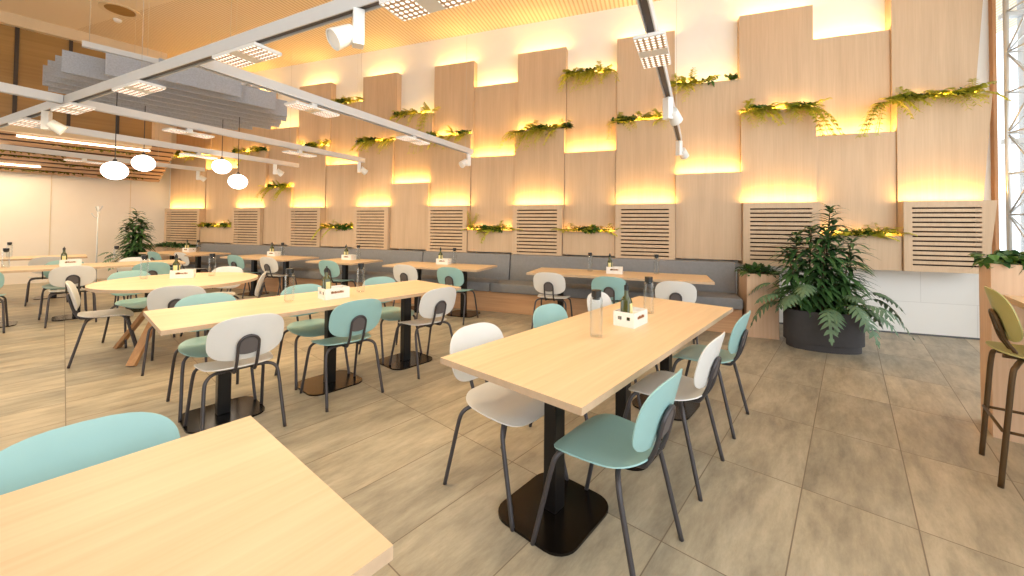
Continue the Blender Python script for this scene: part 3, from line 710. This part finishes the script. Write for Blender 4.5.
cds = [(ab(2.44, -1.085), ROT_A, 'front long table'), (ab(1.54, -3.36), ROT_A, 'second long table'), (Vector((-3.80, 4.52, 0)), ROT_A - .35, 'round table'), (ab(.08, -8.52), ROT_A, 'left long table behind the round one'),
       (wp(-.5, 1.14), ROT_W, 'rightmost bench table'), (wp(-3.25, 1.0), ROT_W, 'second bench table from the right'), (wp(-5.2, 1.02), ROT_W, 'smallest bench table'), (wp(-7.08, 1.0), ROT_W, 'fourth bench table from the right'), (wp(-9.62, 1.02), ROT_W, 'corner bench table')]
for P, rz, w_ in cds:
    put('condiment_caddy', P, rz, 'white caddy box standing on the ' + w_, KG)
    d = Vector((math.cos(rz), math.sin(rz), 0)); put('oil_bottle', P - d * .065 + Vector((-d.y, d.x, 0)) * .0, rz, 'green oil bottle standing in the caddy on the ' + w_, OG)

# ------------------------------------------------------------------ planters and plants
def box_planter(name, label, s0, s1, p0, p1, h, seed, wood='box_wood'):
    t = thing(name, label, 'planter', wp((s0 + s1) / 2, (p0 + p1) / 2), ROT_W); w, d = (s1 - s0) / 2, (p1 - p0) / 2
    mb = MB(); mb.box(-w, w, -d, d, 0, h - .03); 
    for x0, x1, y0, y1 in ((-w, w, -d, -d + .02), (-w, w, d - .02, d), (-w, -w + .02, -d + .02, d - .02), (w - .02, w, -d + .02, d - .02)): mb.box(x0, x1, y0, y1, h - .03, h)
    mb.build('box', wood, t); MB().box(-w + .02, w - .02, -d + .02, d - .02, h - .03, h - .012).build('soil', 'soil', t)
    rr = random.Random(seed); mb = MB(); m2 = MB()
    for i in range(int(2600 * w * d) + 120):
        x, y = rr.uniform(-w, w), rr.uniform(-d, d); e_ = max(abs(x) / w, abs(y) / d)
        dr = Vector((x / w * .8 + rr.uniform(-.6, .6), y / d * .8 + rr.uniform(-.6, .6), rr.uniform(.0, 1) - (.5 if e_ > .85 else 0)))
        leaf(mb if rr.random() < .7 else m2, Vector((x, y, h - .01 + rr.uniform(0, .10 * (1.1 - e_ * .7)))), dr, Z, rr.uniform(.06, .11), rr.uniform(.035, .06), .15, .3, 3)
    mb.build('leaves', 'leaf_dark', t); m2.build('pale_leaves', 'leaf_mid', t)
    return t
box_planter('wood_planter', 'tall oak box planter at the right end of the bench, beside charcoal pot', 1.12, 1.47, .37, .97, .80, 3)
box_planter('wood_planter', 'low oak box planter with dark plants in the back left corner', -11.75, -10.22, .40, .72, .80, 5)

def lobed_leaf(mb, p, d, L, rr, droop=.6):
    d = d.normalized(); s = d.cross(Z); s = s.normalized() if s.length > .01 else d.orthogonal().normalized(); prev = p; n = 6
    for i in range(1, n + 1):
        t = i / n; c = p + d * (L * t) - Z * (droop * L * t * t); tg = (c - prev).normalized(); 
        w = L * .5 * math.sin(PI * (.15 + .8 * t)) ** .8; up = s.cross(tg)
        mb.add([prev - s * L * .05, prev + s * L * .05, c + s * L * .05, c - s * L * .05], [(0, 1, 2, 3)]); prev = c
        for sg in (-1, 1): leaf(mb, c - tg * .01, s * sg + tg * .55 - Z * .25, up, w, L * .16, .1, .25, 3)
    leaf(mb, prev - d * .01, (prev - p) * .3 + d * .2 - Z * droop * .3, Z, L * .2, L * .1, .1, .2, 3)
def lance_whorl(mb, ms, base, top, rr, n, L, W):
    ms.tube([base, (base + top) / 2 + Vector((rr.uniform(-.03, .03), rr.uniform(-.03, .03), 0)), top], .011, 6, r1=.005)
    for i in range(n):
        t = .12 + .88 * (round(i / n * 9 + rr.uniform(-.25, .25)) / 9 if i < n * .8 else i / n); p = base.lerp(top, t); a = i * 2.399 + rr.uniform(-.3, .3); el = .05 + .55 * t ** 4 + rr.uniform(-.25, .3)
        d = Vector((math.cos(a) * math.cos(el), math.sin(a) * math.cos(el), math.sin(el)))
        leaf(mb, p + d * .02, d, Z, L * rr.uniform(.75, 1.15) * (1 - .3 * t ** 6), W * rr.uniform(.8, 1.2), .18, rr.uniform(.25, .7), 5)
def big_plant(name, label, loc, rotz, pot, stems, ring, seed, lobed_L):
    t = thing(name, label, 'potted plant', loc, rotz); rr = random.Random(seed); rx, ry, h = pot
    mb = MB(); pr = [(0, .0), (.93, .0), (.93, .075), (1.0, .08), (1.0, h), (.95, h), (.95, h - .05), (0, h - .05)]
    n = 56; base = superellipse(1, 1, 2.3, n); m = len(pr); vs = []
    for x, y in base: vs += [(x * rx * r, y * ry * r, z) for r, z in pr]
    mb.add(vs, [(k * m + i, ((k + 1) % n) * m + i, ((k + 1) % n) * m + i + 1, k * m + i + 1) for k in range(n) for i in range(m - 1)])
    mb.build('pot', 'pot', t, True, angle=40)
    mb = MB(); mb.prism([(x * rx * .94, y * ry * .94) for x, y in base], h - .06, h - .03); mb.build('soil', 'soil', t)
    mb, ms = MB(), MB()
    for bx, by, tx, ty, tz, cnt, L, W in stems: lance_whorl(mb, ms, Vector((bx, by, h - .04)), Vector((tx, ty, tz)), rr, cnt, L, W)
    mb.build('lance_leaves', 'leaf_dark', t); ms.build('stems', 'stem', t, True)
    mb, ms = MB(), MB()
    for a, el, st, L, dr in ring:
        d = Vector((math.cos(a) * math.cos(el), math.sin(a) * math.cos(el) , math.sin(el))); b = Vector((math.cos(a) * rx * .5, math.sin(a) * ry * .5, h - .04)); e_ = b + Vector((d.x * st, d.y * st * .9, d.z * st))
        ms.tube([b, b.lerp(e_, .5) + Z * .04, e_], .005, 5)
        lobed_leaf(mb, e_, Vector((d.x, d.y, d.z * .3)), L, rr, dr)
    mb.build('lobed_leaves', 'leaf_silver', t); ms.build('leaf_stalks', 'leaf_mid', t, True)
    return t
rr = random.Random(11); ring = []
for i in range(26):
    a = i * 2.399 + rr.uniform(-.2, .2); el = rr.uniform(.35, 1.1); ring.append((a, el, rr.uniform(.15, .38), rr.uniform(.2, .28), rr.uniform(.5, 1.0)))
ring += [(0.05, .6, .34, .28, 1.1), (-.35, .45, .3, .30, 1.1), (-.15, .85, .36, .28, .9), (-1.75, .35, .3, .25, 1.2), (3.3, .35, .32, .26, 1.2), (2.9, .8, .42, .26, .9), (-1.2, .4, .3, .26, 1.2)]
stems = [(.06, .03, .09, .02, 1.62, 120, .27, .05), (-.12, -.02, -.12, -.06, 1.38, 120, .27, .052), (-.2, .05, -.24, .03, 1.3, 110, .26, .052), (.16, -.03, .26, -.05, 1.25, 110, .27, .052), (-.02, -.05, -.0, -.12, 1.34, 110, .27, .052), (.05, .08, .14, .1, 1.42, 100, .27, .052), (-.26, -.05, -.36, -.05, 1.12, 80, .24, .05), (.2, .05, .3, .06, 1.05, 80, .24, .05)]
big_plant('potted_plant', 'large leafy plant in an oval charcoal pot in front of the panelled wall', wp(1.85, 1.15), ROT_W, (.378, .25, .44), stems, ring, 21, .3)
rr = random.Random(12); ring2 = [(i * 2.399, rr.uniform(.3, .9), rr.uniform(.2, .45), rr.uniform(.2, .28), rr.uniform(.5, 1)) for i in range(18)]
stems2 = [(0, 0, .02, 0, 1.64, 110, .28, .06), (-.06, .03, -.18, .02, 1.42, 110, .28, .06), (.08, -.02, .22, -.02, 1.44, 110, .28, .06), (0, -.06, .0, -.14, 1.32, 100, .27, .06), (.03, .06, .12, .1, 1.38, 90, .27, .06)]
big_plant('potted_plant', 'tall dark leafy plant in the far left corner by the cream wall', (-8.45, 8.75, 0), ROT_W, (.3, .26, .42), stems2, ring2, 22, .28)

# coat stand by the left wall
t = thing('coat_stand', 'thin white coat stand in front of the cream left wall', 'coat stand', (-8.83, 8.3, 0))
mb = MB(); mb.tube([(0, 0, .02), (0, 0, 1.72)], .014, 10, r1=.011); mb.build('pole', 'white_metal', t, True)
mb = MB(); mb.lathe([(0, 0), (.17, 0), (.17, .012), (.02, .022), (0, .022)], 28); mb.build('base', 'white_metal', t, True, angle=40)
for a, z in ((0, 1.68), (2.1, 1.6), (4.2, 1.52), (5.2, 1.66)):
    mb = MB(); d = Vector((math.cos(a), math.sin(a), 0)); mb.tube([Z * (z - .05), d * .05 + Z * (z - .03), d * .09 + Z * (z + .03)], .007, 8); mb.lathe([(0, -.016), (.016, 0), (0, .016)], 10, d * .09 + Z * (z + .035)); mb.build('hook', 'white_metal', t, True)

# ------------------------------------------------------------------ right side counter, bar table, stool, truss
t = thing('counter_planter', 'oak planter counter with leafy plants at the right edge', 'planter', ab(4.235, 1.5), ROT_A)
# local x along the table grid (away), local y to the left of it
X0, X1, Y0, Y1, HH = -.155, .165, -.8, .79, 1.15
mb = MB(); mb.box(X0, X1, Y0, Y1, 0, HH - .04)
for q in ((X0, X0 + .02, Y0, Y1), (X1 - .02, X1, Y0, Y1), (X0 + .02, X1 - .02, Y0, Y0 + .02), (X0 + .02, X1 - .02, Y1 - .02, Y1)): mb.box(*q, HH - .04, HH)
mb.build('box', 'box_wood', t); MB().box(X0 + .02, X1 - .02, Y0 + .02, Y1 - .02, HH - .04, HH - .015).build('soil', 'soil', t)
rr = random.Random(31); mb, m2 = MB(), MB()
for i in range(700):
    x, y = rr.uniform(X0, X1), rr.uniform(Y1 - 1.0, Y1); edge = y > Y1 - .06 or x < X0 + .05
    d = Vector((rr.uniform(-.8, .8) - (.4 if x < X0 + .05 else 0), rr.uniform(-.8, .8) + (.6 if y > Y1 - .06 else 0), rr.uniform(-.1, 1) - (.5 if edge else 0)))
    leaf(mb if rr.random() < .6 else m2, Vector((x, y, HH - .01 + rr.uniform(0, .07))), d, Z, rr.uniform(.05, .09), rr.uniform(.035, .06), .15, .3, 3)
mb.build('leaves', 'leaf_dark', t); m2.build('pale_leaves', 'leaf_mid', t)
t = thing('bar_table', 'high oak bar table beside the planter counter at the right edge', 'table', ab(3.0, 1.2), ROT_A)
mb = MB(); mb.prism([(-1.05, -.44), (1.075, -.44), (1.075, .44), (-1.05, .44)], .915, .95, 0, 1); mb.build('tabletop', ['table', 'table_edge'], t)
mb = MB(); mb.box(.4, .48, -.04, .04, .012, .915); p = mb.build('pedestal', 'black_metal', t)
q = MB(); q.prism([(.44 + a, b) for a, b in rounded_rect(.25, .25, .1)], 0, .012); q.build('base_plate', 'base_metal', p)
st = make_chair('bar_stool', 'olive green bar stool with bronze legs at the right edge', 'stool', 'olive', .70, True, 'bronze', 'bronze')
st.location = ab(3.515, .80); st.rotation_euler = (0, 0, -math.radians(FB))
# truss column in front of the window
t = thing('truss_column', 'white metal lattice truss standing before the window at the right edge', 'truss', wp(4.19, .45), ROT_W)
cs = [(-.19, -.19), (.19, -.19), (.19, .19), (-.19, .19)]
for x, y in cs: mb = MB(); mb.tube([(x, y, 0), (x, y, HC)], .025, 12); mb.build('chord', 'truss', t, True)
zs = [.1 + i * .49 for i in range(10)]
for i, z in enumerate(zs):
    for k in range(4):
        a, b = cs[k], cs[(k + 1) % 4]; mb = MB(); mb.tube([(*a, z), (*b, z)], .012, 8); mb.build('rung', 'truss', t, True)
        if i < 9 :
            if (i + k) % 2: a, b = b, a
            mb = MB(); mb.tube([(*a, z), (*b, z + .49)], .010, 8); mb.build('brace', 'truss', t, True)

# ------------------------------------------------------------------ ceiling fittings
ZT = 2.56; TW, TH = .06, .085
def track(p, q, label, wires):
    p, q = Vector(p), Vector(q); d = (q - p); L = d.length; c = (p + q) / 2
    t = thing('light_track', label, 'light track', c, math.atan2(d.y, d.x), 'white light tracks')
    mb = MB(); mb.box(-L / 2, L / 2, -TW / 2, -TW / 2 + .008, 0, TH); mb.box(-L / 2, L / 2, TW / 2 - .008, TW / 2, 0, TH); mb.box(-L / 2, L / 2, -TW / 2 + .008, TW / 2 - .008, .03, TH)
    mb.box(-L / 2 - .003, -L / 2, -TW / 2, TW / 2, 0, TH); mb.box(L / 2, L / 2 + .003, -TW / 2, TW / 2, 0, TH)
    mb.build('rail', 'white_metal', t)
    mb = MB(); mb.box(-L / 2, L / 2, -.018, .018, .012, .03); mb.build('conductor', 'frame_plate', t)
    for x in wires: mb = MB(); mb.tube([(x * L / 2, 0, TH), (x * L / 2, 0, HC - ZT)], .0018, 6, 0, False); mb.build('suspension_wire', 'wire', t)
track(gk(1.55, .325, ZT), gk(1.55, 11.5, ZT), 'long white light track crossing the upper left of the photo', (-.3, .5))
track(gk(1.59, 3.45, ZT), gk(5.52, 3.45, ZT), 'white track ending over the middle of the panelled wall', (-.2, .9))
track(gk(.2, 5.8, ZT), gk(1.51, 5.8, ZT), 'short white track running off the left edge from the long track', ())
track(gk(1.59, 5.8, ZT), gk(5.42, 5.8, ZT), 'white track ending left of the tall oak panels, beneath the baffle cloud', (.9,))
track(gk(1.59, 7.6, ZT), gk(5.34, 7.6, ZT), 'white track passing behind the globe lamps', (.9,))
track(gk(1.59, 10.4, ZT), gk(4.9, 10.25, ZT), 'farthest left white track under the slatted soffit', (.5,))
track(gk(.9, .28, ZT), gk(5.9, .28, ZT), 'white track running down from the top edge right of the centre', (.7,))
WARM = (1, .80, .52)
def led_lamp(P, rot, label, power=12):
    t = thing('panel_spotlight', label, 'lamp', P, rot, 'flat grid lamps under the tracks')
    mb = MB(); mb.box(-.24, .24, -.09, .09, 0, .022, 0, .003); mb.build('housing', 'lamp_white', t)
    for x0, x1 in ((-.225, -.055), (.055, .225)): MB().box(x0, x1, -.085, .085, -.003, 0).build('lens_grid', 'led_grid', t)
    MB().box(-.03, .03, -.02, .02, .022, .075).build('stem', 'lamp_white', t)
    a = area('lamp_light', Vector(P) - Z * .012, .42, .16, power, WARM, None); a.rotation_euler = (0, 0, rot)
RA, RG = math.atan2(K.y, K.x), math.atan2(G.y, G.x)
zl = ZT - .07
for g, k, rot, lab in ((1.55, 1.24, RA, 'square grid lamp pair at the top edge right of the big spotlight'), (1.55, 2.76, RA, 'grid lamp on the long track above the baffle cloud right end'),
                       (1.55, 4.28, RA, 'grid lamp on the long track in front of the grey baffles'), (1.55, 5.65, RA, 'grid lamp just left of the track crossing'), (1.55, 6.95, RA, 'leftmost grid lamp on the long track'),
                       (2.57, 3.45, RG, 'nearer flat lamp on the track over the wall middle'), (4.06, 3.45, RG, 'farther flat lamp on the track over the wall middle'),
                       (4.1, 5.8, RG, 'flat lamp near the end of the track beneath the baffles'), (2.6, 5.8, RG, 'flat lamp on the track beneath the baffles, near the left corner'),
                       (3.55, 7.6, RG, 'flat lamp on the track behind the globe lamps'), (3.0, 10.33, RG, 'flat lamp at the farthest left track'), (2.62, .28, RG, 'grid lamp on the track right of the centre')):
    led_lamp(gk(g, k, zl), rot, lab, 5 if k < 1 else 8 if k < 3 else 11)
def spot(P, rot, label, lit=False, tilt=.9, sc=1):
    t = thing('spotlight', label, 'spotlight', P, rot, 'white track spotlights')
    mb = MB(); mb.box(-.035, .035, -.03, .03, -.20, 0, 0, .004); mb.build('driver_box', 'lamp_white', t)
    c = Vector((.0, -.085, -.165)); d = Vector((.25, -.75, -.55)).normalized(); mb = MB()
    u = d.orthogonal().normalized(); w = d.cross(u); vs = []; prof = [(-.07, 0), (-.07, .05), (.055, .058), (.055, .05), (.045, .05), (.045, 0)]; n = 24
    for k in range(n): vs += [c + d * a + (u * math.cos(2 * PI * k / n) + w * math.sin(2 * PI * k / n)) * r for a, r in prof]
    m = len(prof); mb.add(vs, [(k * m + i, ((k + 1) % n) * m + i, ((k + 1) % n) * m + i + 1, k * m + i + 1) for k in range(n) for i in range(m - 1)]); mb.build('lamp_head', 'lamp_white', t, True, angle=40)
    mb = MB(); vs = [c + d * .05 + (u * math.cos(2 * PI * k / n) + w * math.sin(2 * PI * k / n)) * .048 for k in range(n)]; mb.add(vs, [tuple(range(n))])
    tag(mb.build('lens', 'lit_face' if lit else 'lamp_white', t), 'glowing lens' if lit else None)
    return t
SL, SR = -1.117, 2.02                                        # head to the left / right of its box
for g, k, rot, lab, lit in ((1.55, 1.72, SL, 'big white spotlight hanging from the long track at the top', False), (5.42, 3.45, SL, 'white spotlight at the end of the track over the wall middle', False),
                            (5.3, 5.8, SR, 'white spotlight at the end of the track beneath the baffles', True),
                            (3.8, .28, SR, 'white spotlight glowing on the track right of the centre', True), (5.75, .28, SR, 'small white spotlight at the lower end of the right track', False),
                            (4.85, 7.6, SR, 'white spotlight below the track behind the globe lamps', True), (4.8, 10.28, SR, 'spotlight at the end of the farthest left track', False), (1.55, 6.35, SR, 'white spotlight on the long track near the left edge', False)):
    spot(gk(g, k, ZT), rot, lab, lit)

# grey baffle cloud
t = thing('acoustic_baffle_cloud', 'round cloud of grey felt baffles hanging at the upper left', 'acoustic baffles', ab(1.2, -8.0, 3.2), ROT_A)
nb = 10; rad = 1.42
for i in range(nb):
    y = -rad + .06 + (2 * rad - .12) * i / (nb - 1); hl = max(.3, math.sqrt(max(0, rad * rad - y * y))); rr = random.Random(i)
    mb = MB(); mb.box(-hl - rr.uniform(-.06, .06), hl + rr.uniform(-.06, .06), y - .012, y + .012, 0, .27); mb.build('baffle', 'grey_felt', t)
for x in (-.4, .6): mb = MB(); mb.box(x - .02, x + .02, -1.2, 1.2, .27, .30); mb.build('carrier_bar', 'white_metal', t)
for x, y in ((-.5, -.8), (-.5, .8), (.5, -.8), (.5, .8)): mb = MB(); mb.tube([(x, y, .30), (x, y, HC - 3.2)], .0014, 6, 0, False); mb.build('suspension_wire', 'wire', t)
# white rail hung above the cloud
t = thing('hanging_rail', 'white rail hung by a wire above the left of the grey baffle cloud', 'rail', ab(0.1, -7.087, 3.52), ROT_A)
MB().box(0, 1.9, -.03, .03, 0, .07).build('rail', 'white_metal', t)
for x in (.06, 1.5): mb = MB(); mb.tube([(x, 0, .07), (x, 0, HC - 3.52)], .003, 6, 0, False); mb.build('suspension_wire', 'wire', t)

# globe pendants
for P, lab in (((-5.53, 5.40, 2.09), 'largest globe lamp, leftmost of the four'), ((-5.75, 6.05, 2.30), 'globe lamp second from the left, hung higher'),
               ((-5.10, 6.81, 2.37), 'upper globe of the right pair of pendant lamps'), ((-4.69, 6.64, 2.09), 'lowest globe lamp, rightmost of the four')):
    t = thing('globe_pendant', 'white glowing ' + lab, 'pendant lamp', P, 0, 'globe pendant lamps'); mb = MB()
    mb.lathe([(.14 * math.cos(-PI / 2 + PI * k / 16), .125 * math.sin(-PI / 2 + PI * k / 16)) for k in range(17)], 32); mb.build('globe', 'globe', t, True)
    mb = MB(); mb.tube([(0, 0, .125), (0, 0, 3.2 - P[2])], .005, 6, 0, False); mb.build('cord', 'dark_cord', t)
    mb = MB(); mb.lathe([(0, .12), (.03, .12), (.02, .16), (0, .165)], 16); mb.build('cap', 'dark_cord', t, True)
# recessed ceiling lamps and a detector
t = thing('recessed_downlight', 'round recessed ceiling light at the top left', 'ceiling light', (-6.85, 6.70, HC))
mb = MB(); mb.lathe([(.24, 0), (.27, 0), (.27, -.012), (.235, -.012), (.2, -.004)], 40); mb.build('rim', 'cream', t, True, angle=40)
mb = MB(); mb.lathe([(0, -.004), (.2, -.004)], 40); mb.build('diffuser', 'veneer', t)
t = thing('smoke_detector', 'small round detector on the ceiling beside the recessed light', 'detector', (-7.2, 7.0, HC))
mb = MB(); mb.lathe([(0, -.05), (.04, -.05), (.06, -.02), (.06, 0)], 24); mb.build('housing', 'lamp_white', t, True, angle=40)

# ------------------------------------------------------------------ daylight and view
wd = bpy.data.worlds.new('world'); SC.world = wd; wd.use_nodes = True
bg = wd.node_tree.nodes['Background']; bg.inputs['Color'].default_value = (.9, .96, 1, 1); bg.inputs['Strength'].default_value = 1.9
vs = SC.view_settings; vs.view_transform = 'Standard'; vs.look = 'None'; vs.exposure = .58; vs.gamma = 1; vs.use_curve_mapping = False
